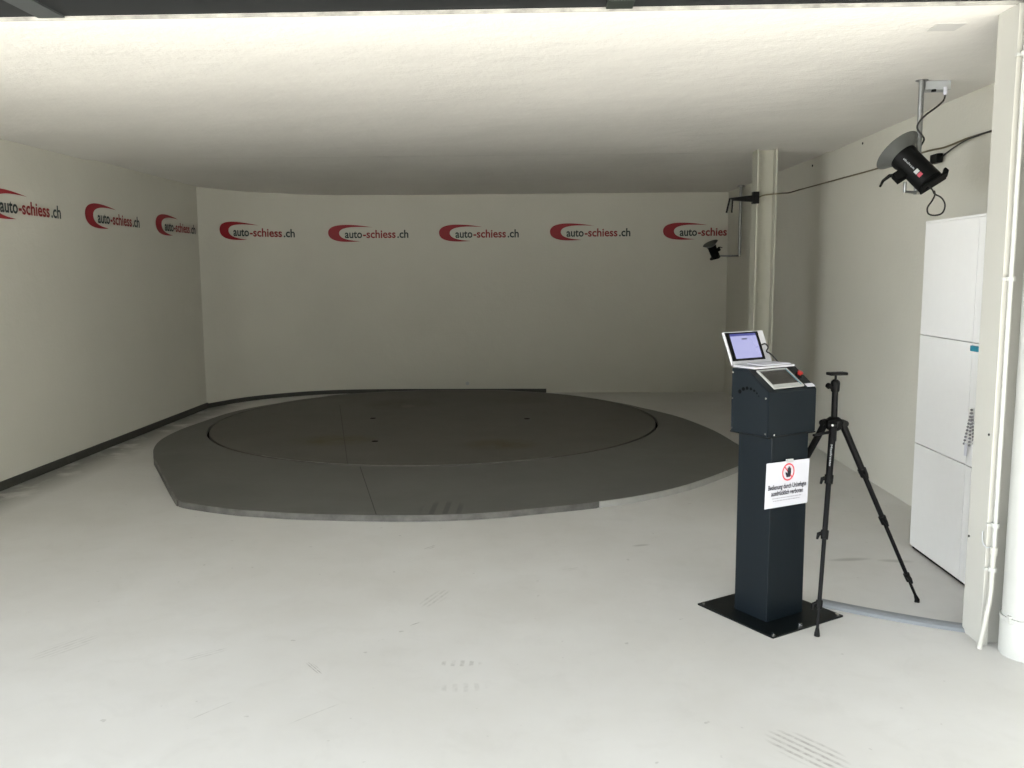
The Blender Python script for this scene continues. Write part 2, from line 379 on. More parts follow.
# ------------------------------------------------------------------ lettering on the walls
def path_point(s, pts):
    for i in range(len(pts)-1):
        a = Vector(pts[i]); c = Vector(pts[i+1]); L = (c-a).length
        if s <= L or i == len(pts)-2:
            d = (c-a)/L; p = a+d*s; n = Vector((d.y, -d.x)); return p, n
        s -= L
def arc_len(pt, pts):
    best = None; s = 0
    for i in range(len(pts)-1):
        a = Vector(pts[i]); c = Vector(pts[i+1]); L = (c-a).length; d = (c-a)/L
        t = max(0, min(L, (Vector(pt)-a).dot(d))); e = (a+d*t-Vector(pt)).length
        if best is None or e < best[0]: best = (e, s+t)
        s += L
    return best[1]
def wall_logo(start, zc, label, group, width=1.005, cut=False):
    s0 = arc_len(start, PLAN)
    def fn(x, y, off=0.004):
        p, n = path_point(s0+x*width, PLAN)
        return (p.x+n.x*off, p.y+n.y*off, zc+y)
    root = empty('wall_logo', fn(0.5, 0)); tag(root, label, 'wall logo', group)
    def loc(x, y, off=0.004): return Vector(fn(x, y, off)) - root.location
    # crescent, open to the right
    bm = B(); N = 40; H = 0.102; top, bot = [], []
    A = (0.62, 0.083); Bq = (0.46, -0.098)
    def curve(x0, yA, yB, tA, tB, hh):
        pts = []
        for i in range(N+1):
            t = i/N*2-1                         # -1 lower tip .. +1 upper tip
            a = abs(t)
            X = tA[0] if t > 0 else tB[0]; Y = tA[1] if t > 0 else tB[1]
            ang = a*math.pi/2
            x = x0 + (X-x0)*(1-math.cos(ang)**1.0)
            y = Y*math.sin(ang)**hh
            pts.append((x, y))
        return pts
    def bez(P, n=20):
        out = []
        for i in range(n+1):
            t = i/n; u = 1-t
            out.append(tuple(u**3*P[0][k]+3*u*u*t*P[1][k]+3*u*t*t*P[2][k]+t**3*P[3][k] for k in (0, 1)))
        return out
    outer = bez([(0.55, 0.072), (0.30, 0.115), (0.0, 0.135), (0.0, 0.005)]) + bez([(0.0, 0.005), (0.0, -0.115), (0.20, -0.115), (0.40, -0.100)])[1:]
    inner = bez([(0.55, 0.072), (0.30, 0.088), (0.135, 0.075), (0.135, 0.0)]) + bez([(0.135, 0.0), (0.135, -0.060), (0.22, -0.088), (0.40, -0.100)])[1:]
    vo = [bm.verts.new(loc(*p)) for p in outer]; vi = [vo[0]]+[bm.verts.new(loc(*p)) for p in inner[1:-1]]+[vo[-1]]
    for i in range(len(vo)-1):
        fs = [vo[i], vo[i+1], vi[i+1], vi[i]]; u = []
        for q in fs:
            if q not in u: u.append(q)
        if len(u) > 2: bm.faces.new(u)
    o = obj('crescent', bm, REDL, root)
    parts = (('auto', INK, 0.205, 0.214), ('-schiess', REDT, 0.430, 0.408), ('.ch', INK, 0.858, 0.140)) if not cut else (('auto', INK, 0.205, 0.214), ('-schies', REDT, 0.430, 0.356))
    for sx, m, x0, wd in parts:
        me, _ = text_mesh(sx, 0.100, wd, bold=0.022)
        to_obj('lettering', me, m, root, lambda x, y, x0=x0: loc(x0+x, y-0.058, 0.006))
    return root
g1, g2 = 'logos painted on the left wall', 'logos painted on the back wall'
wall_logo((XL, 6.0), 2.028, 'red crescent wall lettering on left wall, cut off by the photo edge', g1)
wall_logo((XL, 7.385), 2.03, 'red crescent wall lettering, middle one of three on the left wall', g1)
wall_logo((XL, 8.75), 2.03, 'red crescent wall lettering on left wall, ending at the room corner', g1)
wall_logo((-3.71, 10.14), 2.035, 'red crescent wall lettering on back wall, leftmost, beside the room corner', g2)
wall_logo((-2.67, 11.04), 2.03, 'red crescent wall lettering on back wall, second from the left corner', g2)
wall_logo((-1.285, YB), 2.025, 'red crescent wall lettering in the middle of the back wall', g2)
wall_logo((0.109, YB), 2.028, 'red crescent wall lettering on back wall, second from the right corner', g2)
wall_logo((1.517, YB), 2.026, 'red crescent wall lettering partly behind the far studio flash', g2, cut=True)

# ------------------------------------------------------------------ car turntable
DC = Vector((-1.068, 8.805)); DR = 2.203
OUT = [(-3.478, 8.21), (-3.446, 7.72), (-3.335, 7.303), (-3.159, 6.909), (-2.964, 6.555), (-2.48, 5.69), (-2.37, 5.534), (-2.186, 5.435), (-1.949, 5.34), (-1.735, 5.29),
       (-1.526, 5.25), (-1.125, 5.215), (-0.742, 5.213), (-0.34, 5.275), (-0.05, 5.375), (0.349, 5.533), (0.673, 5.717), (1.036, 6.028), (1.482, 6.576), (1.70, 6.90), (1.76, 7.15),
       (1.69, 7.45), (1.617, 8.119), (1.445, 8.836), (1.25, 9.295), (1.11, 9.55), (0.86, 9.98), (0.29, 10.65), (-0.5, 11.05), (-1.1, 11.10), (-1.75, 11.03), (-2.46, 10.72), (-2.685, 10.46), (-2.903, 10.206),
       (-3.081, 9.9), (-3.259, 9.58), (-3.381, 9.197), (-3.442, 8.668)]
OUT = [q for q in spline2(OUT[-1:]+OUT+OUT[:2], 4)][4:-4]
def out_radius(a):
    d = Vector((math.cos(a), math.sin(a))); best = 0
    for i in range(len(OUT)):
        p = Vector(OUT[i])-DC; q = Vector(OUT[(i+1) % len(OUT)])-DC; e = q-p
        den = d.x*e.y-d.y*e.x
        if abs(den) < 1e-9: continue
        t = (p.x*e.y-p.y*e.x)/den; s = (p.x*d.y-p.y*d.x)/den
        if t > 0 and -1e-6 <= s <= 1+1e-6: best = max(best, t)
    return max(best, DR+0.05)
tt = empty('car_turntable', (DC.x, DC.y, 0)); tag(tt, 'large dark grey round car turntable set low on the pale floor', 'turntable')
NA = 360
ang = [2*math.pi*i/NA for i in range(NA)]
def ring_mesh(r_in, r_out, z0, z1):
    bm = B(); R = []
    for i, a in enumerate(ang):
        c_, s_ = math.cos(a), math.sin(a); ri = r_in; ro = r_out(a) if callable(r_out) else r_out
        R.append([bm.verts.new((c_*r, s_*r, z)) for (r, z) in ((ri, z0), (ri, z1), (ro, z1), (ro, z0))])
    for i in range(NA):
        j = (i+1) % NA
        for k in range(4): bm.faces.new((R[i][k], R[j][k], R[j][(k+1) % 4], R[i][(k+1) % 4]))
    return bm
obj('deck', ring_mesh(DR+0.024, out_radius, 0, 0.040), DECK, tt)
obj('gap_base', ring_mesh(DR-0.06, DR+0.03, 0.001, 0.006), DARKGAP, tt)
b = B(); top = [b.verts.new((math.cos(a)*(DR-0.004), math.sin(a)*(DR-0.004), 0.042)) for a in ang]; mid = [b.verts.new((math.cos(a)*DR, math.sin(a)*DR, 0.038)) for a in ang]; low = [b.verts.new((math.cos(a)*DR, math.sin(a)*DR, 0.008)) for a in ang]
b.faces.new(top); b.faces.new(low[::-1])
for i in range(NA):
    j = (i+1) % NA; b.faces.new((low[i], low[j], mid[j], mid[i])); b.faces.new((mid[i], mid[j], top[j], top[i]))
disc = obj('turning_disc', b, DISC, tt)
# steel rim of the disc, seen as a thin pale line at the front
def arc_strip(r0f, r1f, a0, a1, z0, z1, n=120):
    bm = B(); R = []
    for i in range(n+1):
        a = a0+(a1-a0)*i/n; c_, s_ = math.cos(a), math.sin(a)
        R.append([bm.verts.new((c_*r, s_*r, z)) for (r, z) in ((r0f(a), z0), (r0f(a), z1), (r1f(a), z1), (r1f(a), z0))])
    for i in range(n):
        for k in range(4): bm.faces.new((R[i][k], R[i+1][k], R[i+1][(k+1) % 4], R[i][(k+1) % 4]))
    bm.faces.new(R[0]); bm.faces.new(R[-1][::-1]); return bm
obj('disc_rim', arc_strip(lambda a: DR-0.016, lambda a: DR-0.0005, math.radians(236), math.radians(302), 0.039, 0.0432), EDGE, disc)
# edge strips on the outer rim
def edge(a0, a1, m, name):
    a0, a1 = math.radians(a0), math.radians(a1)
    return obj(name, arc_strip(lambda a: out_radius(a)-0.006, lambda a: out_radius(a)+0.008, a0, a1, 0.0, 0.0405, 160), m, tt)
edge(248, 293.5, EDGE, 'edge_strip'); edge(224, 247.8, EDGE, 'edge_strip'); e3 = edge(293.8, 334, EDGEL, 'edge_strip'); e3['label'] = 'pale painted edge strip'
# seams, lifting holes
def seam(p, q, wd, parent, z):
    p = Vector(p)-DC; q = Vector(q)-DC; d = (q-p).normalized(); n = Vector((-d.y, d.x))*wd
    bm = B(); prism(bm, [(p.x+n.x, p.y+n.y, z), (q.x+n.x, q.y+n.y, z), (q.x-n.x, q.y-n.y, z), (p.x-n.x, p.y-n.y, z)], (0, 0, 0.0012)); return obj('seam', bm, DARKGAP, parent)
SE = mat('seam_dark', (0.055, 0.053, 0.048), 0.8)
s_ = seam((-2.30, 9.80), (-1.515, 6.66), 0.0025, disc, 0.0415); s_.data.materials[0] = SE
s_ = seam((-1.40, 6.575), (-1.02, 5.222), 0.003, tt, 0.0395); s_.data.materials[0] = SE
for (x, y) in ((-1.478, 7.60), (-1.736, 8.852), (-0.15, 8.813)):
    b = B(); cyl(b, (x-DC.x, y-DC.y, 0.0415), (x-DC.x, y-DC.y, 0.043), 0.03, n=20); obj('lifting_eye_cover', b, DARKGAP, disc)

# ------------------------------------------------------------------ control console
O = Vector((0.953, 3.493, 0)); U = Vector((0.836, 0.549, 0)).normalized(); W = Vector((-U.y, U.x, 0))
FR = Matrix((U, W, Vector((0, 0, 1)))).transposed()      # local x = along the front, y = to the rear
con = empty('control_console', O, FR); tag(con, 'anthracite pedestal control console on a black base plate beside the tripod', 'control console')
b = B(); box(b, (0, 0, 0), (0.44, 0.445, 0.008), 0.002)
base = obj('base_plate', b, PLATEM, con)
for (x, y) in ((0.018, 0.018), (0.422, 0.018), (0.018, 0.427), (0.422, 0.427), (0.20, 0.03)):
    b = B(); cyl(b, (x, y, 0.008), (x, y, 0.012), 0.008, n=6 if x != 0.2 else 12); obj('bolt', b, CHROME, base)
b = B(); box(b, (0.096, 0.123, 0.008), (0.320, 0.312, 0.825), 0.004)
obj('pedestal', b, ANTH, con)
x0, x1 = 0.050, 0.342
b = B(); prism(b, [(x0, 0.106, 0.822), (x0, 0.106, 1.008), (x0, 0.112, 1.014), (x0, 0.228, 1.096), (x0, 0.318, 1.096), (x0, 0.318, 0.822)], (x1-x0, 0, 0), 0.003)
b2 = B(); box(b2, (x0-0.001, 0.105, 0.817), (x1+0.001, 0.319, 0.8225)); obj('shade_line', b2, PLATEM, con)  # dark strip added to draw the shade line under the housing
head = obj('housing', b, ANTH, con, smooth=True)
for i, (y, z, r) in enumerate(((0.268, 0.998, .0092), (0.248, 1.011, .0082), (0.227, 1.017, .0072), (0.206, 1.016, .0062), (0.187, 1.010, .0050), (0.172, 1.001, .0038), (0.162, 0.990, .0028))):
    b = B(); cyl(b, (x0-0.0008, y, z), (x0+0.002, y, z), r, n=16); obj('speaker_hole', b, DARKGAP, head)
for (y, z) in ((0.308, 1.078), (0.308, 0.965), (0.308, 0.836), (0.118, 0.836), (0.120, 0.985)):
    b = B(); cyl(b, (x0-0.003, y, z), (x0, y, z), 0.004, n=10); obj('screw', b, CHROME, head)
for (x, z) in ((0.085, 0.818),): 
    b = B(); cyl(b, (x, 0.1035, z+0.012), (x, 0.1065, z+0.012), 0.004, n=10); obj('screw', b, CHROME, head)
# frame of the sloping face: local u along front, v up the slope
sd = Vector((0, 0.120, 0.079)).normalized(); sn = Vector((0, -sd.z, sd.y))
SL = Matrix((Vector((1, 0, 0)), sd, sn)).transposed().to_4x4(); SL.translation = Vector((0, 0.108, 1.017))
b = B(); box(b, (0.088, 0.008, -0.001), (0.270, 0.128, 0.006), 0.002, SL)
tp = obj('touch_panel', b, SILVER, con)
b = B(); box(b, (0.098, 0.030, 0.0055), (0.252, 0.117, 0.0072), 0, SL); obj('display', b, TOUCH, tp)
b = B(); box(b, (0.255, 0.016, 0.0055), (0.2585, 0.122, 0.0075), 0, SL); obj('indicator_strip', b, TEAL, tp)
b = B(); p0 = SL @ Vector((0.303, 0.078, 0)); nn = (SL.to_3x3() @ Vector((0, 0, 1)))
rings(b, [p0, p0+nn*0.006], [0.016, 0.014], 20); es = obj('emergency_stop_collar', b, BLACKP, con, True)
b = B(); rings(b, [p0+nn*0.006, p0+nn*0.011, p0+nn*0.013, p0+nn*0.019, p0+nn*0.021], [0.008, 0.008, 0.012, 0.012, 0.009], 24); es2 = obj('emergency_stop_button', b, REDP, con, True); es2['label'] = 'red mushroom button'
b = B(); box(b, (0.287, 0.001, 0.0), (0.336, 0.022, 0.0012), 0, SL); st = obj('sticker', b, PAPER, con); st['label'] = 'white sticker at the front corner'
# notice on the pedestal
tl = math.radians(-1.6)
SG = Matrix.Rotation(0, 4, 'X'); SG = Matrix(((math.cos(tl), 0, -math.sin(tl), 0.050), (0, 1, 0, 0.112), (math.sin(tl), 0, math.cos(tl), 0.516), (0, 0, 0, 1)))
CON = FR.to_4x4(); CON.translation = O
sg = empty('warning_notice', CON @ Vector((0.19, 0.112, 0.61)), FR)
tag(sg, 'white German no-entry notice with red ring hung on the dark pedestal', 'sign')
INV = Matrix.Translation(Vector((-0.19, -0.112, -0.61)))
def sg_fn(x, y, off=0.0): return INV @ (SG @ Vector((x, -off, y)))
b = B(); box(b, (0, -0.001, 0), (0.263, 0.001, 0.195), 0, INV @ SG); obj('board', b, PAPER, sg)
b = B(); R0, R1, cxs, czs = 0.0315, 0.038, 0.132, 0.148; K = 48
vi = [b.verts.new(sg_fn(cxs+math.cos(2*math.pi*i/K)*R0, czs+math.sin(2*math.pi*i/K)*R0, 0.0022)) for i in range(K)]
vo = [b.verts.new(sg_fn(cxs+math.cos(2*math.pi*i/K)*R1, czs+math.sin(2*math.pi*i/K)*R1, 0.0022)) for i in range(K)]
for i in range(K): b.faces.new((vi[i], vi[(i+1) % K], vo[(i+1) % K], vo[i]))
a = math.radians(135); d = Vector((math.cos(a), math.sin(a))); n_ = Vector((-d.y, d.x))*0.003
b.faces.new([b.verts.new(sg_fn(cxs+d.x*s*R0+n_.x*k, czs+d.y*s*R0+n_.y*k, 0.0018)) for s, k in ((1, 1), (1, -1), (-1, -1), (-1, 1))])
obj('prohibition_ring', b, SIGNRED, sg)
b = B()   # raised hand pictogram
def poly(pts, off=0.0026): b.faces.new([b.verts.new(sg_fn(cxs+x, czs+y, off)) for x, y in pts])
poly([(-0.010, -0.022), (0.012, -0.022), (0.016, -0.008), (0.016, 0.004), (-0.006, 0.004), (-0.006, -0.006), (-0.015, 0.002), (-0.019, -0.002)])
for i, (h) in enumerate((0.020, 0.025, 0.023, 0.017)):
    xx = -0.006+i*0.0056; poly([(xx, 0.003), (xx+0.0048, 0.003), (xx+0.0048, h-0.002), (xx+0.0024, h), (xx, h-0.002)], 0.0027)
obj('hand_pictogram', b, PRINT, sg)
for s, z, xa, wd, h in (('Bedienung durch Unbefugte', 0.079, 0.014, 0.234, 0.021), ('ausdr\u00fccklich verboten', 0.052, 0.034, 0.196, 0.021)):
    me, _ = text_mesh(s, h, wd, bold=0.025); to_obj('lettering', me, PRINT, sg, lambda x, y, xa=xa, z=z: sg_fn(xa+x, z+y, 0.0024))
for z, xa, wd in ((0.038, 0.042, 0.178), (0.027, 0.047, 0.165)):      # two rows of print too small to read
    b = B(); x = xa
    while x < xa+wd:
        l = random.uniform(0.006, 0.018); l = min(l, xa+wd-x)
        b.faces.new([b.verts.new(sg_fn(px, z+pz, 0.0022)) for px, pz in ((x, 0), (x+l, 0), (x+l, 0.004), (x, 0.004))]); x += l+0.003
    obj('fine_print', b, PRINTG, sg)
b = B(); box(b, (0.118, -0.004, 0.188), (0.158, 0.004, 0.204), 0.001, INV @ SG); obj('hanger', b, GREYBOX, sg)

# laptop on the console top
lap = empty('laptop', CON @ Vector((0.075, 0.335, 1.0965)), FR)
tag(lap, 'open silver laptop with lit pale blue screen on the console top', 'laptop')
b = B(); box(b, (0, -0.125, 0), (0.245, 0.0, 0.008), 0.002); lb = obj('keyboard_base', b, LIGHTP, lap)
b = B()
for r in range(4):
    for k in range(11): box(b, (0.012+k*0.0203, -0.075+r*0.0155, 0.0078), (0.012+k*0.0203+0.0165, -0.075+r*0.0155+0.012, 0.0095))
obj('keys', b, mat('key_grey', (0.45, 0.45, 0.47), 0.6), lb)
al = math.radians(24)
LM = Matrix(((1, 0, 0, 0), (0, math.cos(al), math.sin(al), 0.002), (0, -math.sin(al), math.cos(al), 0.008), (0, 0, 0, 1)))
b = B(); box(b, (-0.002, 0, 0), (0.243, 0.008, 0.152), 0.002, LM); lid = obj('lid', b, LIGHTP, lap)
b = B(); box(b, (0.006, -0.0012, 0.016), (0.208, 0.0005, 0.148), 0, LM); obj('bezel', b, BLACKP, lid)
b = B(); box(b, (0.030, -0.0020, 0.026), (0.190, -0.0008, 0.130), 0, LM); sc = obj('display', b, SCREEN, lid)
b = B(); box(b, (0.030, -0.0021, 0.1302), (0.190, -0.0008, 0.141), 0, LM); obj('title_bar', b, SCRBAR, lid)
b = B(); box(b, (0.096, -0.0026, 0.113), (0.128, -0.0019, 0.118), 0, LM); obj('screen_mark', b, PRINT, lid)
b = B(); cyl(b, (0.01, 0.002, 0.009), (0.235, 0.002, 0.009), 0.004, n=10); obj('hinge', b, GREYBOX, lap)
b = B(); box(b, (0.118, 0.205, 1.1085), (0.288, 0.295, 1.113), 0.0015, CON @ Matrix.Rotation(math.radians(0), 4, 'Z'))
pap = obj('paper_stack', b, PAPER); tag(pap, 'white papers lying across the laptop keyboard on console top', 'papers')
b = B(); tube(b, [(0.262, 0.352, 1.183), (0.288, 0.352, 1.186), (0.304, 0.35, 1.170), (0.290, 0.345, 1.153), (0.308, 0.34, 1.142), (0.326, 0.330, 1.122), (0.334, 0.312, 1.102)], 0.0035)
bmesh.ops.transform(b, matrix=CON, verts=b.verts[:]); o = obj('laptop_cable', b, CABLE, None, True); tag(o, 'short black cable curling down from right edge of the laptop screen', 'cable')

# ------------------------------------------------------------------ tripod
TC = Vector((1.300, 3.893, 0)); SH = 0.833
tri = empty('camera_tripod', TC); tag(tri, 'black camera tripod with ball head standing behind the console', 'tripod')
b = B(); cyl(b, (0, 0, 0.755), (0, 0, 0.985), 0.0135, n=20); obj('center_column', b, BLACKM, tri, True)
b = B(); rings(b, [(0, 0, SH-0.03), (0, 0, SH-0.02), (0, 0, SH+0.018), (0, 0, SH+0.030)], [0.022, 0.036, 0.036, 0.020], 24); sh = obj('shoulder', b, BLACKP, tri, True)
b = B(); rings(b, [(0, 0, 0.975), (0, 0, 0.982), (0, 0, 1.015), (0, 0, 1.024), (0, 0, 1.031)], [0.015, 0.019, 0.020, 0.018, 0.010], 24); bh = obj('ball_head', b, BLACKP, tri, True)
b = B(); rings(b, [(-0.012, -0.005, 0.992), (-0.027, -0.012, 1.000), (-0.028, -0.012, 1.001), (-0.040, -0.018, 1.008)], [0.008, 0.008, 0.014, 0.012], 18); obj('locking_knob', b, BLACKP, bh, True)
b = B(); cyl(b, (0, 0, 1.028), (0, 0, 1.054), 0.0055, n=12); obj('stem', b, BLACKM, bh)
b = B(); box(b, (-0.036, -0.022, 1.050), (0.048, 0.022, 1.064), 0.005, Matrix.Rotation(math.radians(12), 4, 'Z')); obj('camera_plate', b, BLACKP, bh)
feet = [Vector((1.143, 3.527, 0)), Vector((1.717, 3.918, 0)), Vector((0.96, 4.15, 0))]
for i, ft in enumerate(feet):
    f = ft-TC; h = Vector((f.x, f.y, 0)).normalized(); a = Vector((h.x*0.040, h.y*0.040, SH-0.004)); e = Vector((f.x, f.y, 0.012)); d = e-a
    leg = obj('leg', rings(B(), [a, a+d*0.06, a+d*0.27], [0.0165, 0.0155, 0.0145], 14), BLACKM, tri, True)
    for j, (s0, s1, r) in enumerate(((0.27, 0.54, 0.0115), (0.54, 0.87, 0.009), (0.87, 0.985, 0.0065))):
        obj('leg_section', rings(B(), [a+d*s0, a+d*s1], r, 12), BLACKM, leg, True)
        # lock collar with a flip lever
        bb = B(); p = a+d*s0; dn = d.normalized(); rings(bb, [p-dn*0.020, p+dn*0.018], [r+0.0075, r+0.006], 14)
        side = dn.cross(Vector((0, 0, 1))).normalized() if i != 0 else -dn.cross(Vector((0, 0, 1))).normalized()
        if i == 1 and side.x < 0: side = -side
        if i == 0 and side.x > 0: side = -side
        q = p+side*(r+0.010)
        rings(bb, [p+side*(r+0.002)-dn*0.006, q+side*0.006, q+dn*0.022+side*0.010], [0.010, 0.009, 0.005], 8)
        obj('leg_lock', bb, BLACKP, leg, True)
    bb = B(); rings(bb, [a+d*0.975, e, Vector((e.x, e.y, 0.0))], [0.007, 0.011, 0.012], 14); obj('rubber_foot', bb, BLACKP, leg, True)
    bb = B(); s2 = h.cross(Vector((0, 0, 1))); pv = Vector((h.x*0.046, h.y*0.046, SH+0.002))
    cyl(bb, pv-s2*0.020, pv+s2*0.020, 0.014, n=16); obj('pivot', bb, BLACKP, leg)
    bb = B(); cyl(bb, pv+h*0.008, pv+h*0.0155, 0.005, n=12); obj('pivot_bolt', bb, SILVER, leg)
    if i == 0:
        me, _ = text_mesh('Manfrotto', 0.009, 0.095, bold=0.0)
        dn = d.normalized(); lx = dn; c0 = a+d*0.10; nrm = Vector((-0.30, -0.95, 0)).normalized(); ly = nrm.cross(lx).normalized()
        nn2 = lx.cross(ly)
        if nn2.dot(Vector((-0.3, -1, 0))) < 0: ly = -ly; nn2 = -nn2
        to_obj('lettering', me, GREYBOX, leg, lambda x, y: c0 + lx*x + ly*(y-0.004) + nn2*0.0165)
bb = B(); e1 = CON @ Vector((0.318, 0.094, 0.808)) - TC; rings(bb, [Vector((-0.010, -0.030, SH-0.030)), e1], [0.007, 0.006], 10); obj('pan_bar', bb, BLACKM, tri, True)

# ------------------------------------------------------------------ cable duct on the floor
b = B()
P = smooth_path([(1.262, 3.898, 0), (1.310, 3.866, 0), (1.452, 3.778, 0), (1.66, 3.665, 0), (1.80, 3.605, 0)], 6); prof = [(-0.043, 0), (-0.034, 0.012), (-0.016, 0.018), (0.016, 0.018), (0.034, 0.012), (0.043, 0)]
rows = []
for i, p in enumerate(P):
    d = (P[min(i+1, len(P)-1)]-P[max(i-1, 0)]).normalized(); n2 = Vector((-d.y, d.x, 0))
    rows.append([b.verts.new(p+n2*x+Vector((0, 0, z+0.0005))) for x, z in prof])
for i in range(len(rows)-1):
    for k in range(6): b.faces.new((rows[i][k], rows[i][(k+1) % 6], rows[i+1][(k+1) % 6], rows[i+1][k]))
b.faces.new(rows[0]); b.faces.new(rows[-1][::-1])
tag(obj('cable_duct', b, DUCT), 'low grey floor cable duct running from the console to the right post', 'cable duct')

# ------------------------------------------------------------------ white cabinet by the right wall
cab = empty('storage_cabinet', (2.2, 4.2, 0)); tag(cab, 'tall white flush cabinet standing against the right wall behind the post', 'cabinet')
def cb(bm, a_, b_, bev=0): return box(bm, (a_[0]-2.2, a_[1]-4.2, a_[2]), (b_[0]-2.2, b_[1]-4.2, b_[2]), bev)
obj('body', cb(B(), (2.040, 3.62, 0.015), (2.37, 4.738, 1.752), 0.001), CABM, cab)
obj('top_panel', cb(B(), (2.02, 3.61, 1.752), (2.372, 4.742, 1.764), 0.001), CABM, cab)
obj('plinth', cb(B(), (2.032, 3.63, 0.0), (2.36, 4.73, 0.02)), DARKGAP, cab)
for (ya, yb_) in ((4.171, 4.740), (3.61, 4.167)):
    for (za, zb) in ((0.018, 0.583), (0.588, 1.168), (1.173, 1.751)):
        obj('door', cb(B(), (2.020, ya, za), (2.038, yb_, zb), 0.0015), CABM, cab)
obj('handle', cb(B(), (2.006, 4.098, 1.132), (2.020, 4.162, 1.158), 0.003), TEAL, cab)['label'] = 'teal handle grip'
bb = B(); cyl(bb, (2.01-2.2, 4.075-4.2, 1.146), (2.02-2.2, 4.075-4.2, 1.146), 0.008, n=14); obj('lock', bb, GREYBOX, cab)
# small chain bunch hanging on the cabinet edge
ch = empty('bead_chain', (2.008, 4.11, 0.86)); tag(ch, 'small grey bead chain with white tag hanging on the cabinet edge', 'chain')
bb = B()
for s in (0, 1, 2):
    for k in range(11):
        t = k/10; y = 0.0+(0.055*t if s == 0 else (0.005*t if s == 1 else -0.035*t)) ; z = -0.17*t*(1 if s < 2 else 0.9)
        t2 = bmesh.ops.create_icosphere(bb, subdivisions=1, radius=0.0065, matrix=Matrix.Translation((-0.002, y, z)))
obj('beads', bb, BEAD, ch, True)
bb = B(); box(bb, (-0.005, 0.022, -0.225), (-0.002, 0.045, -0.165), 0.001); obj('tag', bb, PAPER, ch)

# ------------------------------------------------------------------ pipes by the right post
cond = empty('conduit_pipe', (1.79, 3.44, 0)); tag(cond, 'thin white conduit running up beside the white post to the ceiling', 'pipe')
bb = B(); rings(bb, [Vector(p)-Vector((1.79, 3.43, 0)) for p in [(1.752, 3.405, 0.0), (1.764, 3.407, 0.07), (1.784, 3.412, 0.19), (1.791, 3.418, 0.25), (1.793, 3.42, 0.40)]], 0.010, 16); obj('lower_tube', bb, WHITE, cond, True)
bb = B(); rings(bb, [(0.003, -0.01, 0.40), (0.003, -0.01, 2.49)], 0.0088, 16); obj('upper_tube', bb, PIPEW, cond, True)
for z in (0.323, 0.504, 1.472, 2.30):
    bb = B(); cyl(bb, (0.003, -0.01, z-0.009), (0.003, -0.01, z+0.009), 0.0155, n=16); box(bb, (-0.026, -0.006, z-0.006), (0.005, 0.008, z+0.006), 0.002); obj('pipe_clip', bb, PIPEW, cond, True)
bb = B(); rings(bb, [(0.003, -0.01, 0.385), (0.003, -0.01, 0.415)], 0.0145, 16); obj('coupling', bb, WHITE, cond, True)
dp = empty('downpipe', (1.916, 3.37, 0)); tag(dp, 'thick white round downpipe at right edge, with a collar at floor', 'downpipe')
bb = B(); cyl(bb, (0, 0, 0.15), (0, 0, 2.498), 0.097, n=48); obj('tube', bb, PIPEW, dp, True)
bb = B(); rings(bb, [(0, 0, 0), (0, 0, 0.135), (0, 0, 0.143)], [0.102, 0.102, 0.099], 48); obj('collar', bb, PIPEW, dp, True)
bb = B(); rings(bb, [(0, 0, 0.143), (0, 0, 0.158)], [0.104, 0.104], 48); box(bb, (-0.100, -0.040, 0.138), (-0.088, -0.020, 0.168), 0.002); obj('clamp_ring', bb, PIPEW, dp, True)
# hook of wire between post and conduit
bb = B(); tube(bb, [(1.766, 3.47, 0.47), (1.762, 3.46, 0.43), (1.770, 3.445, 0.41), (1.782, 3.435, 0.415)], 0.0025, 6); tag(obj('wire_hook', bb, GREYBOX, None, True), 'small bent grey wire hook between the white post and conduit', 'hook')

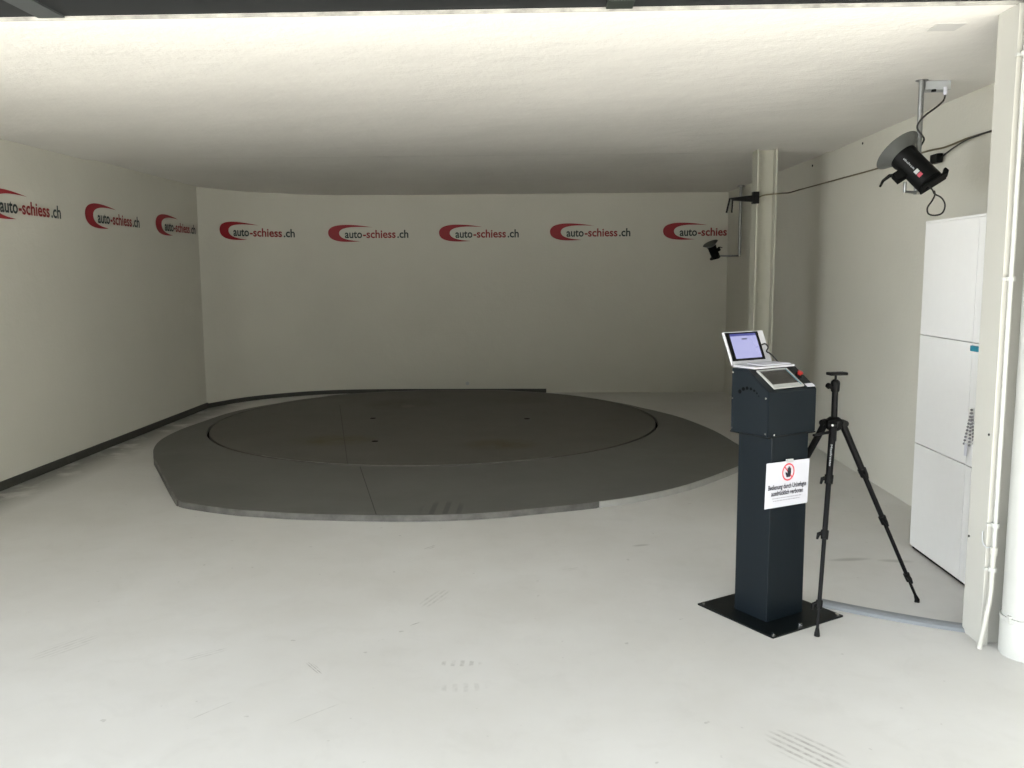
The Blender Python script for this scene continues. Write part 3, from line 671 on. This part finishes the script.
# ------------------------------------------------------------------ studio flashes on ceiling poles
def pole(x, y, zb, end, label, r=0.014, drop=0.06):
    p = empty('ceiling_pole', (x, y, CH)); tag(p, label, 'pole', 'galvanised poles under the ceiling')
    z = zb-CH
    obj('tube', cyl(B(), (0, 0, z), (0, 0, 0.012), r), GALV, p, True)
    obj('ceiling_flange', cyl(B(), (0, 0, -0.004), (0, 0, 0.012), r*2.2), GALV, p, True)
    e = Vector(end)-Vector((x, y, CH))
    obj('arm', rings(B(), [(0, 0, z+0.01), (e.x, e.y, z+0.01), (e.x, e.y, e.z)], r*0.6, 12), GALV, p, True)
    bb = B(); cyl(bb, (0, -r*1.6, z+0.01), (0, r*1.2, z+0.01), r*0.75, n=10); obj('bolt', bb, CHROME, p)
    return p
def flash(center, axis, down, label, with_text=True, k=1.0):
    a = Vector(axis).normalized(); dn = Vector(down); dn = (dn-a*dn.dot(a)).normalized(); sd_ = (-dn).cross(a)
    M = Matrix((a*k, sd_*k, -dn*k)).transposed()          # x = towards the reflector, z = away from the mount
    r = empty('studio_flash', center, M); tag(r, label, 'studio flash', 'studio flashes on ceiling poles')
    body = obj('body', rings(B(), [(-0.105, 0, 0), (-0.10, 0, 0), (0.075, 0, 0), (0.085, 0, 0), (0.105, 0, 0)], [0.062, 0.067, 0.067, 0.071, 0.071], 32), BLACKP, r, True)
    bb = B(); rings(bb, [(0.10, 0, 0), (0.106, 0, 0), (0.128, 0, 0), (0.152, 0, 0), (0.152, 0, 0), (0.128, 0, 0), (0.11, 0, 0)], [0.060, 0.068, 0.092, 0.124, 0.121, 0.088, 0.05], 48)
    obj('reflector', bb, REFL, r, True)
    bb = B(); cyl(bb, (0.11, 0, 0), (0.130, 0, 0), 0.03, 0.022, 16); obj('flash_tube', bb, LIGHTP, r, True)
    bb = B(); box(bb, (-0.118, -0.035, -0.062), (-0.106, 0.035, 0.088), 0.005); prism(bb, [(-0.118, -0.03, 0.060), (-0.112, -0.03, 0.100), (-0.086, -0.03, 0.098), (-0.088, -0.03, 0.082), (-0.106, -0.03, 0.068)], (0, 0.06, 0), 0.003)
    obj('rear_panel', bb, BLACKP, r)
    bb = B(); cyl(bb, (-0.118, 0.0, -0.03), (-0.123, 0.0, -0.03), 0.008, n=14); obj('dial', bb, BLACKM, r)
    bb = B(); box(bb, (-0.005, -0.022, -0.115), (0.045, 0.022, -0.062), 0.005); obj('mount_block', bb, BLACKP, r)
    bb = B(); rings(bb, [(0.035, 0.0, -0.095), (0.062, -0.02, -0.112), (0.062, -0.03, -0.150), (0.045, -0.035, -0.180)], [0.010, 0.010, 0.008, 0.006], 10); obj('tilt_lever', bb, BLACKP, r, True)
    if with_text:
        R_ = 0.0678
        # marks run along the side that faces the room
        view = (Vector((0, 0, 1.5))-Vector(center)).normalized(); lv = M.inverted() @ view
        phi = math.atan2(lv.z, lv.y) - 0.15
        def cy_(x, y, rr=R_):      # x along body towards the rear, y around
            th = phi + y/rr
            return (0.065-x, math.cos(th)*rr, math.sin(th)*rr)
        me, _ = text_mesh('elinchrom', 0.011, 0.080); 
        sgn = 1
        to_obj('lettering', me, GREYBOX, body, lambda x, y: cy_(x, y))
        for nm, xa, m in (('grey_mark', 0.090, GREYBOX), ('red_mark', 0.114, mat('mark_red', (0.45, 0.05, 0.08), 0.5))):
            bb = B(); vs = [[bb.verts.new(cy_(xa+dx, -0.008+0.024*k/4)) for k in range(5)] for dx in (0, 0.020)]
            for k in range(4): bb.faces.new((vs[0][k], vs[0][k+1], vs[1][k+1], vs[1][k]))
            obj(nm, bb, m, body)
    return r
fc = Vector((1.925, 4.66, 2.022))
pole(1.971, 4.761, 1.905, (1.885, 4.70, 1.965), 'galvanised pole from ceiling carrying the near studio flash')
flash(fc, (-0.46, 0.52, 0.69), (-0.78, -0.10, -0.60), 'black studio flash with grey dish on pole at upper right')
pole(2.285, 10.30, 1.690, (2.06, 10.27, 1.70), 'galvanised pole carrying the far studio flash near back wall', 0.018)
flash((1.972, 10.20, 1.745), (-0.42, -0.25, 0.86), (0.35, -0.1, -0.2), 'small distant black studio flash near the right end of back wall', False, 0.72)
# cables of the near flash
bb = B(); box(bb, (1.995, 4.77, CH-0.046), (2.125, 4.85, CH-0.001), 0.004); jb = obj('junction_box', bb, GREYBOX); tag(jb, 'grey junction box on the ceiling beside the near flash pole', 'junction box')
bb = B(); cyl(bb, (2.095, 4.765, CH-0.035), (2.095, 4.765, CH-0.075), 0.010, n=12); obj('cable_gland', bb, PAPER, jb)
bb = B(); cyl(bb, (2.04, 4.775, CH-0.045), (2.04, 4.775, CH-0.056), 0.012, n=12); obj('cover_screw', bb, BLACKP, jb)
bb = B(); tube(bb, [(2.095, 4.765, 2.412), (2.085, 4.762, 2.38), (2.045, 4.757, 2.345), (1.995, 4.745, 2.31), (1.958, 4.742, 2.27), (1.953, 4.745, 2.24), (1.975, 4.738, 2.205), (1.990, 4.745, 2.185), (1.985, 4.762, 2.16), (1.972, 4.775, 2.13), (1.975, 4.782, 2.06)], 0.0048)
tag(obj('power_cable', bb, CABLE, None, True), 'black cable from ceiling junction box twisting around the flash pole', 'cable')
bb = B()
for pts in ([(1.985, 4.60, 1.912), (2.002, 4.615, 1.895), (2.035, 4.61, 1.875), (2.055, 4.61, 1.84), (2.045, 4.61, 1.80), (2.010, 4.61, 1.787), (1.975, 4.61, 1.795), (1.968, 4.61, 1.825), (1.99, 4.612, 1.86), (2.003, 4.613, 1.89), (1.994, 4.60, 1.908)],):
    tube(bb, [(1.968, 4.60, 1.930)]+list(pts), 0.0042)
tag(obj('cord_loop', bb, CABLE, None, True), 'black cord loop dangling below the near studio flash', 'cable')
# wire along the right wall, from the column to the post
WX = XR-0.018
bb = B(); tube(bb, [(1.742, 7.243, 2.10), (1.793, 7.243, 2.122), (1.925, 7.243, 2.135), (2.15, 7.8, 2.19), (WX+0.02, 8.30, 2.262), (WX-0.006, 7.18, 2.237), (WX, 6.32, 2.226), (WX, 5.63, 2.236), (WX, 5.36, 2.226), (WX, 5.05, 2.236), (WX, 4.70, 2.232)], 0.0055)
tag(obj('wall_wire', bb, WIREY, None, True), 'thin yellowish wire strung from the steel column along the right wall', 'wire')
bb = B(); tube(bb, [(WX-0.008, 5.36, 2.175), (WX-0.008, 5.22, 2.205), (WX-0.010, 5.05, 2.226), (WX-0.010, 4.86, 2.232), (WX-0.010, 4.65, 2.234)], 0.0045)
ex = obj('extension_cable', bb, CABLE, None, True); tag(ex, 'black cable with plug hanging on right wall beside the near flash', 'cable')
bb = B(); box(bb, (WX-0.038, 5.36, 2.14), (WX-0.002, 5.46, 2.195), 0.008); obj('plug', bb, BLACKP, ex)
# clamp on the column
cl = empty('column_clamp', (1.735, 7.25, 2.09)); tag(cl, 'black clamp arm with two hanging rods fixed on the steel column', 'clamp')
bb = B(); prism(bb, [(-0.215, -0.02, 0.012), (-0.06, -0.02, 0.03), (0.0, -0.02, 0.032), (0.0, -0.02, -0.022), (-0.06, -0.02, -0.018), (-0.19, -0.02, -0.008)], (0, 0.035, 0), 0.003); obj('arm', bb, BLACKP, cl)
bb = B(); box(bb, (-0.035, -0.03, -0.035), (0.015, 0.03, 0.06), 0.004); obj('jaw', bb, BLACKP, cl)
for (xa, xb) in ((-0.215, -0.240), (-0.193, -0.197)):
    bb = B(); cyl(bb, (xa, -0.005, 0.01), (xb, -0.005, -0.105), 0.0075, n=10); obj('rod', bb, BLACKM, cl, True)
# low switch plate at the foot of the back wall
bb = B(); cyl(bb, (-0.95, YB, 0.12), (-0.95, YB-0.012, 0.12), 0.022, n=16); tag(obj('wall_button', bb, GREYBOX), 'small grey round button low on the back wall behind turntable', 'wall button')
